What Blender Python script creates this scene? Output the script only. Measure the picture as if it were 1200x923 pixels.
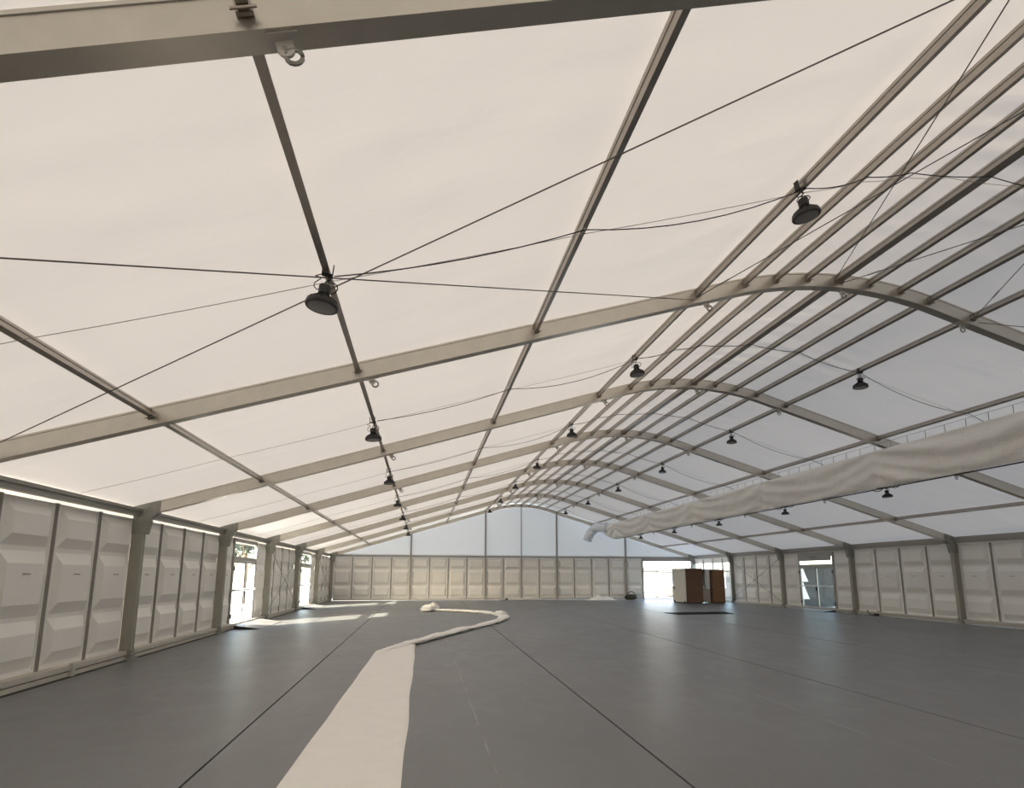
import bpy, math, random
from mathutils import Vector, Matrix, noise
random.seed(7)
scn = bpy.context.scene
for o in list(bpy.data.objects): bpy.data.objects.remove(o)
COL = scn.collection

# ------------------------------------------------------------------ camera
YAW, PITCH, ROLL = .155, .159, .0019
F = Vector((math.sin(YAW)*math.cos(PITCH), math.cos(YAW)*math.cos(PITCH), math.sin(PITCH)))
R0 = Vector((math.cos(YAW), -math.sin(YAW), 0)); U0 = R0.cross(F)
RR = math.cos(ROLL)*R0 + math.sin(ROLL)*U0
UU = -math.sin(ROLL)*R0 + math.cos(ROLL)*U0
cd = bpy.data.cameras.new('camera'); cam = bpy.data.objects.new('camera', cd); COL.objects.link(cam)
m = Matrix((RR, UU, -F)).transposed().to_4x4(); m.translation = (-6.6976, 0, 1.5365)
cam.matrix_world = m
cd.sensor_fit = 'HORIZONTAL'; cd.sensor_width = 36; cd.lens = 645.6/1200*36
cd.shift_x = (600-597.54)/1200; cd.shift_y = (570.82-461.5)/1200
cd.clip_start = .05; cd.clip_end = 500
scn.camera = cam

# ------------------------------------------------------------------ world, sun, exposure
SUN_EL, SUN_AZ = math.radians(22), math.radians(44)      # light travels towards +X +Y, down
w = bpy.data.worlds.new('world'); scn.world = w; w.use_nodes = True
nt = w.node_tree; bg = nt.nodes['Background']
sky = nt.nodes.new('ShaderNodeTexSky'); sky.sky_type = 'NISHITA'; sky.sun_disc = False
sky.sun_elevation = SUN_EL; sky.sun_rotation = SUN_AZ + math.pi
sky.air_density = 1.0; sky.dust_density = 2.0; sky.ozone_density = 1.0
hs = nt.nodes.new('ShaderNodeHueSaturation'); hs.inputs['Saturation'].default_value = .88
nt.links.new(sky.outputs[0], hs.inputs['Color']); nt.links.new(hs.outputs[0], bg.inputs[0]); bg.inputs[1].default_value = .36
sd = bpy.data.lights.new('sun', 'SUN'); sun = bpy.data.objects.new('sun', sd); COL.objects.link(sun)
tr = Vector((math.sin(SUN_AZ)*math.cos(SUN_EL), math.cos(SUN_AZ)*math.cos(SUN_EL), -math.sin(SUN_EL)))
sun.rotation_euler = tr.to_track_quat('-Z', 'Y').to_euler(); sun.location = (-60, -60, 40)
sd.energy = 9.0; sd.angle = math.radians(.8); sd.color = (1, .88, .72)
vs = scn.view_settings
vs.view_transform = 'Standard'; vs.look = 'None'; vs.gamma = 1; vs.use_curve_mapping = False
vs.exposure = 2.2

# ------------------------------------------------------------------ materials
def mat(name, col, rough=.5, metal=0, spec=.5, nscale=0, namt=0, bump=0, bscale=30):
    M = bpy.data.materials.new(name); M.use_nodes = True
    n = M.node_tree.nodes; l = M.node_tree.links; b = n['Principled BSDF']
    b.inputs['Base Color'].default_value = (*col, 1); b.inputs['Roughness'].default_value = rough
    b.inputs['Metallic'].default_value = metal; b.inputs['Specular IOR Level'].default_value = spec
    tc = n.new('ShaderNodeTexCoord')
    if namt:
        nz = n.new('ShaderNodeTexNoise'); nz.inputs['Scale'].default_value = nscale; nz.inputs['Detail'].default_value = 4
        l.new(tc.outputs['Object'], nz.inputs['Vector'])
        mx = n.new('ShaderNodeMix'); mx.data_type = 'RGBA'
        mx.inputs[6].default_value = (*[c*(1-namt) for c in col], 1); mx.inputs[7].default_value = (*[min(1, c*(1+namt)) for c in col], 1)
        l.new(nz.outputs[0], mx.inputs[0]); l.new(mx.outputs[2], b.inputs['Base Color'])
    if bump:
        nb = n.new('ShaderNodeTexNoise'); nb.inputs['Scale'].default_value = bscale; nb.inputs['Detail'].default_value = 3
        l.new(tc.outputs['Object'], nb.inputs['Vector'])
        bp = n.new('ShaderNodeBump'); bp.inputs['Strength'].default_value = bump; bp.inputs['Distance'].default_value = .02
        l.new(nb.outputs[0], bp.inputs['Height']); l.new(bp.outputs[0], b.inputs['Normal'])
    return M

def fabric(name, dif, tra, bump=.25, stretch=(1, 1, 1), bscale=1.5, gloss=.06):
    """thin PVC sheet: reflects on either side and lets light through"""
    M = bpy.data.materials.new(name); M.use_nodes = True
    n = M.node_tree.nodes; l = M.node_tree.links; n.remove(n['Principled BSDF'])
    out = n['Material Output']
    d = n.new('ShaderNodeBsdfDiffuse'); t = n.new('ShaderNodeBsdfTranslucent'); g = n.new('ShaderNodeBsdfGlossy')
    d.inputs[0].default_value = (*dif, 1); t.inputs[0].default_value = (*tra, 1)
    g.inputs['Roughness'].default_value = .38; g.inputs[0].default_value = (.9, .9, .9, 1)
    a = n.new('ShaderNodeAddShader'); mx = n.new('ShaderNodeMixShader'); mx.inputs[0].default_value = gloss
    tc = n.new('ShaderNodeTexCoord'); mp = n.new('ShaderNodeMapping'); mp.inputs['Scale'].default_value = stretch
    nz = n.new('ShaderNodeTexNoise'); nz.inputs['Scale'].default_value = bscale; nz.inputs['Detail'].default_value = 5; nz.inputs['Distortion'].default_value = .25
    bp = n.new('ShaderNodeBump'); bp.inputs['Strength'].default_value = bump; bp.inputs['Distance'].default_value = .10
    l.new(tc.outputs['Object'], mp.inputs[0]); l.new(mp.outputs[0], nz.inputs['Vector']); l.new(nz.outputs[0], bp.inputs['Height'])
    for s in (d, t, g): l.new(bp.outputs[0], s.inputs['Normal'])
    l.new(d.outputs[0], a.inputs[0]); l.new(t.outputs[0], a.inputs[1])
    l.new(a.outputs[0], mx.inputs[1]); l.new(g.outputs[0], mx.inputs[2]); l.new(mx.outputs[0], out.inputs[0])
    return M

def glass(name, tint=(1, 1, 1), refl=.06):
    M = bpy.data.materials.new(name); M.use_nodes = True
    n = M.node_tree.nodes; l = M.node_tree.links; n.remove(n['Principled BSDF'])
    t = n.new('ShaderNodeBsdfTransparent'); t.inputs[0].default_value = (*tint, 1)
    g = n.new('ShaderNodeBsdfGlossy'); g.inputs['Roughness'].default_value = .02
    mx = n.new('ShaderNodeMixShader'); mx.inputs[0].default_value = refl
    l.new(t.outputs[0], mx.inputs[1]); l.new(g.outputs[0], mx.inputs[2]); l.new(mx.outputs[0], n['Material Output'].inputs[0])
    return M

ROOF = fabric('roof_pvc', (.82, .805, .77), (.046, .0437, .041), bump=.15, stretch=(.6, 1.5, 1), bscale=1.3)
GABLE = fabric('gable_pvc', (.78, .78, .77), (.074, .073, .070), bump=.10, bscale=1.0)
CANVAS = fabric('duct_canvas', (.90, .885, .85), (.07, .068, .065), bump=.45, bscale=3.0, gloss=.01)
POLY = fabric('poly_hose', (.75, .78, .82), (.15, .16, .18), bump=.3, bscale=6, gloss=.12)
WHITECLOTH = mat('white_cloth', (.93, .90, .85), .8, bump=.35, bscale=9, nscale=4, namt=.05)
ALU = mat('mill_aluminium', (.57, .535, .47), .33, .9, nscale=6, namt=.10, bump=.04, bscale=60)
POSTM = mat('post_aluminium', (.40, .385, .335), .5, .7, nscale=4, namt=.12)
ALUD = mat('galvanised_steel', (.31, .305, .27), .5, .35, nscale=9, namt=.15)
PURL = mat('purlin_aluminium', (.42, .385, .34), .33, .9, nscale=6, namt=.1)
PANEL = mat('moulded_panel', (.88, .86, .815), .42, 0, .4, nscale=1.3, namt=.05, bump=.03, bscale=12)
MULL = mat('mullion_grey', (.36, .34, .31), .5, .2, nscale=5, namt=.08)
RAIL = mat('base_rail', (.56, .53, .47), .55, .1, nscale=5, namt=.12)
BLACK = mat('black_plastic', (.02, .02, .02), .5, nscale=8, namt=.2)
LENS = mat('lamp_lens', (.22, .21, .20), .25, nscale=10, namt=.1)
CABLE = mat('cable_black', (.035, .033, .03), .6)
FEED = mat('grey_wire', (.40, .38, .35), .5)
WIRE = mat('steel_wire', (.16, .15, .135), .5, .4)
GLASS = glass('door_glass', (.93, .96, .95))
DFRAME = mat('door_aluminium', (.42, .41, .38), .45, .25, nscale=6, namt=.06)
DFRAME2 = mat('door_grey_green', (.20, .225, .22), .5, .1)
WHITEBAR = mat('white_bar', (.8, .8, .78), .35)
CREAM = mat('cream_laminate', (.78, .75, .67), .5, nscale=3, namt=.04)
BROWN = mat('brown_board', (.13, .060, .030), .55, nscale=3, namt=.22, bump=.05)
BROWN2 = mat('tan_board', (.22, .115, .05), .55, nscale=3, namt=.25, bump=.05)
TAUPE = mat('taupe_board', (.42, .35, .28), .6, nscale=3, namt=.06)
DARKMAT = mat('dark_mat', (.018, .019, .018), .95, 0, .08, nscale=12, namt=.3)
BAGM = mat('olive_bag', (.06, .055, .035), .8, nscale=14, namt=.35, bump=.4, bscale=20)
CONC = mat('pale_concrete', (.42, .40, .37), .85, nscale=.6, namt=.12, bump=.2, bscale=6)
CONTAINER = mat('container_paint', (.010, .014, .016), .5, nscale=2, namt=.15)
CABIN = mat('cabin_grey', (.05, .054, .058), .55, nscale=2, namt=.06)
WHITEP = mat('white_paint', (.80, .80, .78), .5, nscale=1, namt=.03)
FASCIA = mat('grey_fascia', (.07, .072, .075), .5)
LEAF = mat('leaf_green', (.022, .030, .018), .7, nscale=3, namt=.5)
BARK = mat('bark', (.09, .065, .045), .9, nscale=8, namt=.4, bump=.6)
UNDER = mat('underfloor_black', (.015, .014, .013), .9)

def floor_mat():
    M = mat('grey_floor', (.19, .183, .178), .38, 0, .32)
    n = M.node_tree.nodes; l = M.node_tree.links; b = n['Principled BSDF']
    tc = n.new('ShaderNodeTexCoord')
    def nz(scale, stretch, det=4, dist=0):
        mp = n.new('ShaderNodeMapping'); mp.inputs['Scale'].default_value = stretch
        t = n.new('ShaderNodeTexNoise'); t.inputs['Scale'].default_value = scale; t.inputs['Detail'].default_value = det; t.inputs['Distortion'].default_value = dist
        l.new(tc.outputs['Object'], mp.inputs[0]); l.new(mp.outputs[0], t.inputs['Vector']); return t.outputs[0]
    a = nz(.35, (1, 1, 1)); c = nz(1.6, (1.3, .8, 1), 6, 1.2); f = nz(40, (1, 1, 1), 3)
    def ramp(s, p0, p1, c0, c1):
        r = n.new('ShaderNodeValToRGB'); r.color_ramp.elements[0].position = p0; r.color_ramp.elements[1].position = p1
        r.color_ramp.elements[0].color = (*c0, 1); r.color_ramp.elements[1].color = (*c1, 1); l.new(s, r.inputs[0]); return r.outputs[0]
    base = ramp(a, .3, .7, (.176, .178, .181), (.20, .202, .204))
    scuff = ramp(c, .66, .80, (0, 0, 0), (.35, .35, .35))
    mx = n.new('ShaderNodeMix'); mx.data_type = 'RGBA'; mx.inputs[7].default_value = (.30, .29, .275, 1)
    l.new(scuff, mx.inputs[0]); l.new(base, mx.inputs[6]); l.new(mx.outputs[2], b.inputs['Base Color'])
    # pale worn crease along the middle of two of the sheets
    sx = n.new('ShaderNodeSeparateXYZ'); l.new(tc.outputs['Object'], sx.inputs[0])
    def mth(op, a_, b_=None):
        q = n.new('ShaderNodeMath'); q.operation = op; q.use_clamp = op == 'MULTIPLY'
        for i, v in enumerate((a_, b_)):
            if v is None: continue
            if isinstance(v, (int, float)): q.inputs[i].default_value = v
            else: l.new(v, q.inputs[i])
        return q.outputs[0]
    wv = mth('MULTIPLY_ADD', nz(1.2, (1, 1, 1), 3), .08)
    lines = []
    for x0 in (-6.55, -2.39):
        dx = mth('ABSOLUTE', mth('SUBTRACT', mth('SUBTRACT', sx.outputs[0], x0), wv))
        lines.append(mth('LESS_THAN', dx, .011))
    crease = mth('MULTIPLY', mth('ADD', *lines), ramp(nz(1.5, (1, 1, 1), 5), .42, .62, (0, 0, 0), (.75, .75, .75)))
    mx2 = n.new('ShaderNodeMix'); mx2.data_type = 'RGBA'; mx2.inputs[7].default_value = (.34, .335, .325, 1)
    l.new(crease, mx2.inputs[0]); l.new(mx.outputs[2], mx2.inputs[6]); l.new(mx2.outputs[2], b.inputs['Base Color'])
    rr = ramp(c, .3, .8, (.36, .36, .36), (.44, .44, .44)); l.new(rr, b.inputs['Roughness'])
    bp = n.new('ShaderNodeBump'); bp.inputs['Strength'].default_value = .12; bp.inputs['Distance'].default_value = .01
    l.new(f, bp.inputs['Height'])
    bp2 = n.new('ShaderNodeBump'); bp2.inputs['Strength'].default_value = .05; bp2.inputs['Distance'].default_value = .05
    l.new(c, bp2.inputs['Height']); l.new(bp.outputs[0], bp2.inputs['Normal']); l.new(bp2.outputs[0], b.inputs['Normal'])
    return M
FLOOR = floor_mat()

# ------------------------------------------------------------------ mesh helpers
class MB:
    def __init__(s): s.v = []; s.f = []; s.mi = []
    def face(s, idx, m=0): s.f.append(idx); s.mi.append(m)
    def hexa(s, p, m=0):           # p: 8 points, bottom 4 ccw then top 4
        o = len(s.v); s.v += [tuple(q) for q in p]
        for q in ((3, 2, 1, 0), (4, 5, 6, 7), (0, 1, 5, 4), (1, 2, 6, 5), (2, 3, 7, 6), (3, 0, 4, 7)): s.face([o+i for i in q], m)
        return s
    def box(s, x0, x1, y0, y1, z0, z1, m=0):
        return s.hexa([(x0, y0, z0), (x1, y0, z0), (x1, y1, z0), (x0, y1, z0), (x0, y0, z1), (x1, y0, z1), (x1, y1, z1), (x0, y1, z1)], m)
    def sweep(s, rings, m=0, closed=True, caps=True):
        o = len(s.v); k = len(rings[0])
        for r in rings: s.v += [tuple(q) for q in r]
        for i in range(len(rings)-1):
            for j in range(k if closed else k-1):
                a = o+i*k+j; b = o+i*k+(j+1) % k
                s.face([a, b, b+k, a+k], m)
        if caps and closed:
            s.face([o+j for j in range(k)][::-1], m); s.face([o+(len(rings)-1)*k+j for j in range(k)], m)
        return s
    def tube(s, pts, r, n=8, m=0, sx=1, sz=1):
        rings = []; pts = [Vector(p) for p in pts]
        for i, p in enumerate(pts):
            t = (pts[min(i+1, len(pts)-1)] - pts[max(i-1, 0)]).normalized()
            up = Vector((0, 0, 1)) if abs(t.z) < .95 else Vector((1, 0, 0))
            a = t.cross(up).normalized(); b = a.cross(t)
            rad = r[i] if isinstance(r, (list, tuple)) else r
            rings.append([p + rad*(sx*math.cos(2*math.pi*j/n)*a + sz*math.sin(2*math.pi*j/n)*b) for j in range(n)])
        return s.sweep(rings, m)
    def lathe(s, prof, c=(0, 0, 0), n=24, m=0):
        c = Vector(c)
        rings = [[c + Vector((r*math.cos(2*math.pi*j/n), r*math.sin(2*math.pi*j/n), z)) for j in range(n)] for r, z in prof]
        return s.sweep(rings, m)
    def grid(s, nx, ny, fn, m=0):
        o = len(s.v)
        for j in range(ny+1):
            for i in range(nx+1): s.v.append(tuple(fn(i/nx, j/ny)))
        for j in range(ny):
            for i in range(nx):
                a = o+j*(nx+1)+i; s.face([a, a+1, a+nx+2, a+nx+1], m)
        return s
    def mesh(s, name, mats, smooth=False):
        me = bpy.data.meshes.new(name); me.from_pydata(s.v, [], s.f)
        for M in (mats if isinstance(mats, (list, tuple)) else [mats]): me.materials.append(M)
        me.polygons.foreach_set('material_index', s.mi)
        if smooth: me.polygons.foreach_set('use_smooth', [True]*len(me.polygons))
        me.update(); return me
    def build(s, name, mats, parent=None, smooth=False, loc=None):
        return place(name, s.mesh(name, mats, smooth), parent, loc)

def place(name, me, parent=None, loc=None, rot=None):
    o = bpy.data.objects.new(name, me); COL.objects.link(o)
    if loc is not None: o.location = loc
    if rot is not None: o.rotation_euler = rot
    if parent is not None: o.parent = parent
    return o
def empty(name, loc=(0, 0, 0)):
    o = bpy.data.objects.new(name, None); o.empty_display_size = .2; COL.objects.link(o); o.location = loc; return o
def tag(o, label, cat=None, group=None, kind=None):
    o['label'] = label
    if cat: o['category'] = cat
    if group: o['group'] = group
    if kind: o['kind'] = kind
    return o
def sharp_smooth(me, ang=40):
    me.polygons.foreach_set('use_smooth', [True]*len(me.polygons))
    try: me.set_sharp_from_angle(angle=math.radians(ang))
    except Exception: pass

# ------------------------------------------------------------------ the tent's dimensions
YG = 37.557
def FY(k): return YG - 5*(7-k)            # frame k, 7 = the gable frame
SL = .3032; XT = 1.9; TH = math.atan(SL); RC = XT/math.sin(TH)
def zref(x):
    x = abs(x)
    if x >= XT: return 5.917 - SL*(x-2.515)
    return 5.917 - SL*(XT-2.515) + RC*(math.cos(math.asin(x/RC)) - math.cos(TH))
def zf(y): return -.19 + .003*y           # the floor rises a little towards the gable
WX = 12.72                                # plane of the wall panels
ORD = ['first', 'second', 'third', 'fourth', 'fifth', 'sixth', 'seventh', 'eighth', 'ninth']
SIDE = {-1: 'on the side of the two doors', 1: 'on the side of the duct'}

# ------------------------------------------------------------------ floor
def seam(xk, y): return xk + (xk+6.7)*.0022*(y-5)
fl = empty('floor'); tag(fl, 'smooth grey sheet flooring in long strips with dark seams', kind='structure')
XS = [-12.45, -8.61, -4.45, -.32, 3.78, 7.95, 12.1]
Y0, Y1 = -7.3, 37.5
for a, b in zip(XS[:-1], XS[1:]):
    m_ = MB(); g = .012
    ys = [Y0+(Y1-Y0)*i/8 for i in range(9)]
    rings = []
    for y in ys:
        l = (a if a == XS[0] else seam(a, y)+g); r = (12.45 if b == XS[-1] else seam(b, y)-g)
        rings.append([(l, y, zf(y)-.02), (r, y, zf(y)-.02), (r, y, zf(y)), (l, y, zf(y))])
    m_.sweep(rings); m_.build('floor_sheet', FLOOR, fl)
m_ = MB(); m_.hexa([(-12.9, Y0-.3, zf(Y0)-.10), (12.9, Y0-.3, zf(Y0)-.10), (12.9, 37.9, zf(38)-.10), (-12.9, 37.9, zf(38)-.10),
                    (-12.9, Y0-.3, zf(Y0)-.021), (12.9, Y0-.3, zf(Y0)-.021), (12.9, 37.9, zf(38)-.021), (-12.9, 37.9, zf(38)-.021)])
m_.build('subfloor', UNDER, fl)

# ------------------------------------------------------------------ roof membrane
ce = empty('ceiling'); tag(ce, 'cream translucent membrane roof with a rounded crown', kind='structure')
def roof_sheet(y0, y1, nx=120, ny=100):
    def fn(u, v):
        x = -12.78 + 25.56*u; y = y0 + (y1-y0)*v
        z = zref(x) + .125
        edge = math.sin(math.pi*v)
        p = noise.noise(Vector((x*.35, y*.9, 3.1)))*.016 + noise.noise(Vector((x*.9+5, y*2.2, 1)))*.006
        # cross ripples where the sheet is slack over the crown
        k = max(0, 1-abs(x-.3)/3.0)
        p += k*.030*noise.noise(Vector((x*.7, y*4.2, 7)))
        p += (.25+.75*(1-edge))*.020*noise.noise(Vector((x*2.2, y*2.6, 11)))
        return (x, y, z + p*edge + .035*edge*(1 if abs(x) < 12.4 else 0))
    return MB().grid(nx, ny, fn).mesh('roof_sheet', ROOF, True)
for k in range(-2, 7): place('roof_sheet', roof_sheet(FY(k), FY(k+1)), ce)

# ------------------------------------------------------------------ arched frames
def arch_points(n0=8, n1=24):
    xs = [-12.72 + (12.72-XT)*i/n0 for i in range(n0)]
    xs += [-XT + 2*XT*i/n1 for i in range(n1)]
    xs += [XT + (12.72-XT)*i/n0 for i in range(n0+1)]
    return xs
def rafter_mesh():
    # section (y, z offset from the reference line): box with lips at both edges
    T, B, hw = .115, -.128, .055
    prof = [(-hw-.014, B), (hw+.014, B), (hw+.014, B+.016), (hw, B+.020), (hw, T-.03), (hw+.008, T-.026), (hw+.008, T),
            (-hw-.008, T), (-hw-.008, T-.026), (-hw, T-.03), (-hw, B+.020), (-hw-.014, B+.016)]
    rings = []
    for x in arch_points():
        xx = abs(x); t = TH if xx >= XT else math.asin(xx/RC); sgn = 1 if x > 0 else -1
        nx, nz = sgn*math.sin(t), math.cos(t)
        rings.append([(x + nx*q, p, zref(x) + nz*q) for p, q in prof])
    me = MB().sweep(rings).mesh('rafter', ALU); return me
RAFTER = rafter_mesh()
def post_mesh(s, y):
    z0 = zf(y)+.07
    m_ = MB(); x0, x1 = sorted((s*12.49, s*12.70))
    m_.box(x0, x1, -.058, .058, z0, 2.70)
    for yy in (-.062, .044): m_.box(min(s*12.482, s*12.50), max(s*12.482, s*12.50), yy, yy+.018, z0, 2.70)
    return m_.mesh('post', POSTM)
def knee_mesh(s):
    m_ = MB()
    pts = [(12.70, 2.98), (12.20, 3.12), (12.20, 2.88), (12.36, 2.74), (12.42, 2.40), (12.70, 2.40)]
    rings = [[(s*x, y, z-.02) for x, z in pts] for y in (-.072, .072)]
    m_.sweep(rings)
    for x, z in ((12.6, 2.5), (12.5, 2.62), (12.62, 2.72), (12.42, 2.93), (12.28, 3.02)):
        for y in (-.085, .070): m_.box(s*x-.014, s*x+.014, y, y+.016, z-.014, z+.014)
    return m_.mesh('knee_bracket', ALUD)
def base_mesh(s, y):
    z = zf(y); m_ = MB(); a, b = sorted((s*12.40, s*12.70))
    m_.box(a, b, -.14, .14, z+.001, z+.018)
    a, b = sorted((s*12.47, s*12.70)); m_.box(a, b, -.075, .075, z+.018, z+.20)
    for yy in (-.11, .10): 
        m_.box(s*12.44-.015, s*12.44+.015, yy-.015, yy+.015, z+.018, z+.05)
    for zz in (z+.08, z+.15):
        for yy in (-.05, .035): m_.box(s*12.46-.012, s*12.46+.012, yy, yy+.016, zz, zz+.016)
    return m_.mesh('base_shoe', ALUD)
def eye_mesh():
    m_ = MB(); m_.box(-.08, .08, -.05, .05, -.012, 0)
    prof = [(-.045, -.012), (-.045, -.06)] + [(.045*math.cos(a), -.06+.045*math.sin(a)) for a in [math.pi+math.pi*i/8 for i in range(1, 8)]] + [(.045, -.06), (.045, -.012)]
    m_.sweep([[(x, y, z) for x, z in prof] for y in (-.008, .008)])
    m_.tube([(-.005, -.0105, -.055), (-.005, .0105, -.055)], .014, 10, 1)
    rg = [(.03+.042*math.cos(a), 0, -.105+.042*math.sin(a)) for a in [2*math.pi*i/14 for i in range(15)]]
    m_.tube(rg, .012, 6, 1)
    return m_.mesh('eye_bracket', [mat('bracket_zinc', (.55, .53, .49), .4, .4), ALUD])
EYE = eye_mesh()
KNEE = {-1: knee_mesh(-1), 1: knee_mesh(1)}
for k in range(-1, 8):
    y = FY(k)+.05
    fr = empty('arch_frame', (0, y, 0))
    nth = 7-k
    tag(fr, 'arched aluminium tent frame at the gable wall' if k == 7 else
        f'arched aluminium tent frame with two posts, {ORD[nth-1]} inward from the gable wall', 'tent frame', 'arched tent frames')
    place('rafter', RAFTER, fr)
    for s in (-1, 1):
        place('post', post_mesh(s, y), fr); place('knee_bracket', KNEE[s], fr); place('base_shoe', base_mesh(s, y), fr)
    if k < 7:
        for x in (-7.52, -2.40, .1, 2.40, 7.52):
            t = math.asin(max(-1, min(1, x/RC))) if abs(x) < XT else math.copysign(TH, x)
            place('eye_bracket', EYE, fr, (x - .128*math.sin(t), 0, zref(x)-.128*math.cos(t)), (0, t, 0))

# ------------------------------------------------------------------ purlins
def purlin_mesh(L, w_, h, name='section'):
    m_ = MB(); a = w_/2
    prof = [(-a, 0), (a, 0), (a, h*.3), (a-.008, h*.36), (a-.008, h*.64), (a, h*.7), (a, h), (-a, h), (-a, h*.7), (-a+.008, h*.64), (-a+.008, h*.36), (-a, h*.3)]
    m_.sweep([[(p, y, q) for p, q in prof] for y in (.061, L-.061)])
    m_.box(-a-.012, a+.012, .061, .085, -.025, h*.8); m_.box(-a-.012, a+.012, L-.085, L-.061, -.025, h*.8)
    for y in (.10, L-.10): m_.tube([(-a-.035, y, -.012), (a+.035, y, -.012)], .009, 6)
    return m_.mesh(name, PURL)
PM = purlin_mesh(5, .062, .10); PR = purlin_mesh(5, .14, .10)
rows = [0, .567, 1.1415, 1.696, 2.515, 5.1185, 7.653, 10.218]
for i, X in enumerate(rows):
    for s in ((1,) if X == 0 else (-1, 1)):
        x = s*X; t = (math.asin(x/RC) if X < XT else s*TH)
        p = empty('purlin' if X else 'ridge_beam', (x, FY(-1), zref(x)))
        if X == 0: tag(p, 'wide aluminium ridge beam along the top of the crown', 'beam')
        else: tag(p, f'slim aluminium roof purlin, {ORD[i-1]} from the ridge beam {SIDE[s]}', 'purlin', 'roof purlins')
        for k in range(-1, 7):
            q = place('section', PR if X == 0 else PM, p, (.02*math.sin(t), FY(k)-FY(-1)+.05, -.02), (0, t, 0))

# ------------------------------------------------------------------ wall panels
PW, PZ0, PZ1 = 1.25, .03, 2.70
def panel_mesh(slot=True, wd=PW-.075, h=PZ1-PZ0):
    """moulded panel standing in the plane y = 0, face towards -y, three raised fields"""
    m_ = MB(); a = wd/2
    m_.box(-a, a, 0, .035, 0, h)
    # raised rim
    for b in ((-a, -a+.045, 0, h), (a-.045, a, 0, h), (-a+.045, a-.045, 0, .04), (-a+.045, a-.045, h-.045, h)):
        m_.box(b[0], b[1], -.014, 0, b[2], b[3])
    def field(f0, f1, bt, bb, d=.082):
        z1, z0 = h*(1-f0), h*(1-f1); xi, xo = a-.18, a-.09
        lo = [(-xo, 0, z0), (xo, 0, z0), (xo, 0, z1), (-xo, 0, z1)]; hi = [(-xi, -d, z0+bb), (xi, -d, z0+bb), (xi, -d, z1-bt), (-xi, -d, z1-bt)]
        o = len(m_.v); m_.v += lo+hi
        m_.face([o+4, o+5, o+6, o+7])
        for i in range(4): j = (i+1) % 4; m_.face([o+i, o+j, o+4+j, o+4+i])
    field(.022, .272, .17, .17); field(.300, .675, .19, .19); field(.700, .972, .19, .19)
    if slot: m_.box(-.09, .09, -.098, -.094, h*.565, h*.572, 1)
    return m_.mesh('wall_panel', [PANEL, MULL])
PANELM = panel_mesh(); PANELG = panel_mesh(False)
def mullion_mesh(h=PZ1-PZ0+.02):
    m_ = MB(); m_.box(-.038, .038, -.02, .03, 0, h); m_.box(-.010, .010, -.045, -.02, 0, h)
    return m_.mesh('mullion', MULL)
MULM = mullion_mesh()
ROT = {-1: -math.pi/2*-1, 1: -math.pi/2}
# a panel's face looks along -y; on the -X wall it must look along +X
ROT = {-1: math.pi/2, 1: -math.pi/2}

def rail_mesh(s, y0, y1):
    m_ = MB(); ys = [y0+(y1-y0)*i/6 for i in range(7)]
    def strip(xa, xb, za, zb):
        xa, xb = s*xa, s*xb
        rings = []
        for y in ys:
            f = zf(y); wob = 0
            rings.append([(xa, y, f+(PZ0-f)*za), (xb, y, f+(PZ0-f)*za), (xb, y, f+(PZ0-f)*zb), (xa, y, f+(PZ0-f)*zb)])
        m_.sweep(rings)
    strip(12.56, 12.74, .02, .42); strip(12.60, 12.74, .42, .56); strip(12.54, 12.74, .56, .98)
    return m_.mesh('base_rail', RAIL)

def side_wall(s, doors, glazed):
    name = 'wall_left' if s < 0 else 'wall_right'
    wl = empty(name); tag(wl, 'side wall of moulded cream panels with two glazed doors' if s < 0 else 'side wall of moulded cream panels with one glazed door', kind='structure')
    for k in range(0, 7):
        y0, y1 = FY(k)+.05, FY(k+1)+.05
        me = rail_mesh(s, y0+.06, y1-.06); place('base_rail', me, wl)
        m_ = MB(); a, b = sorted((s*12.55, s*12.70)); m_.box(a, b, y0+.07, y1-.07, 2.755, 2.90 if s < 0 else 2.975); 
        a, b = sorted((s*12.52, s*12.55)); m_.box(a, b, y0+.07, y1-.07, 2.84, 2.90)
        m_.build('eave_beam', ALUD if s < 0 else MULL, wl)
        if s > 0: MB().box(12.64, 12.72, y0+.07, y1-.07, 2.705, 2.752).build('head_rail', PANEL, wl)
        for j in range(4):
            yc = y0 + PW*(j+.5)
            if (k, j) in doors: continue
            if (k, j) in glazed: continue
            place('wall_panel', PANELM, wl, (s*WX, yc, PZ0), (0, 0, ROT[s]))
        for j in range(1, 4):
            if j == 2 and (k, 1) in doors: continue
            place('mullion', MULM, wl, (s*(WX-.005), y0+PW*j, PZ0-.01), (0, 0, ROT[s]))
    m_ = MB(); m_.grid(60, 3, lambda u, v: (s*(12.795+.01*math.sin(u*140)*v), -7.4+44.95*u, 2.99-.42*v)); m_.build('valance', ROOF, wl, True)
    a, b = sorted((s*12.80, s*12.47)); MB().box(a, b, YG+.12, YG+.20, -.2, 2.95).build('corner_trim', MULL, wl)
    # plain run behind the photographer
    m_ = MB(); a, b = sorted((s*12.70, s*12.75)); m_.box(a, b, -7.4, FY(0)+.05, -.2, 2.9); m_.build('wall_panel', PANEL, wl)
    return wl
wl = side_wall(-1, {(3, 1), (3, 2), (5, 1), (5, 2)}, {})
GLZ = {(6, 0), (6, 1), (6, 2), (6, 3)}
wr = side_wall(1, {(4, 1), (4, 2)}, GLZ)
# small clamps on the base rails
for s, y in ((-1, 10.75), (-1, 20.1), (1, 21.3), (1, 14.2)):
    m_ = MB(); a, b = sorted((s*12.50, s*12.56)); f = zf(y); m_.box(a, b, y-.03, y+.03, f+.02, f+.22); m_.box(a, b, y-.05, y+.05, f+.005, f+.04)
    m_.build('rail_clamp', RAIL, wl if s < 0 else wr)

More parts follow.
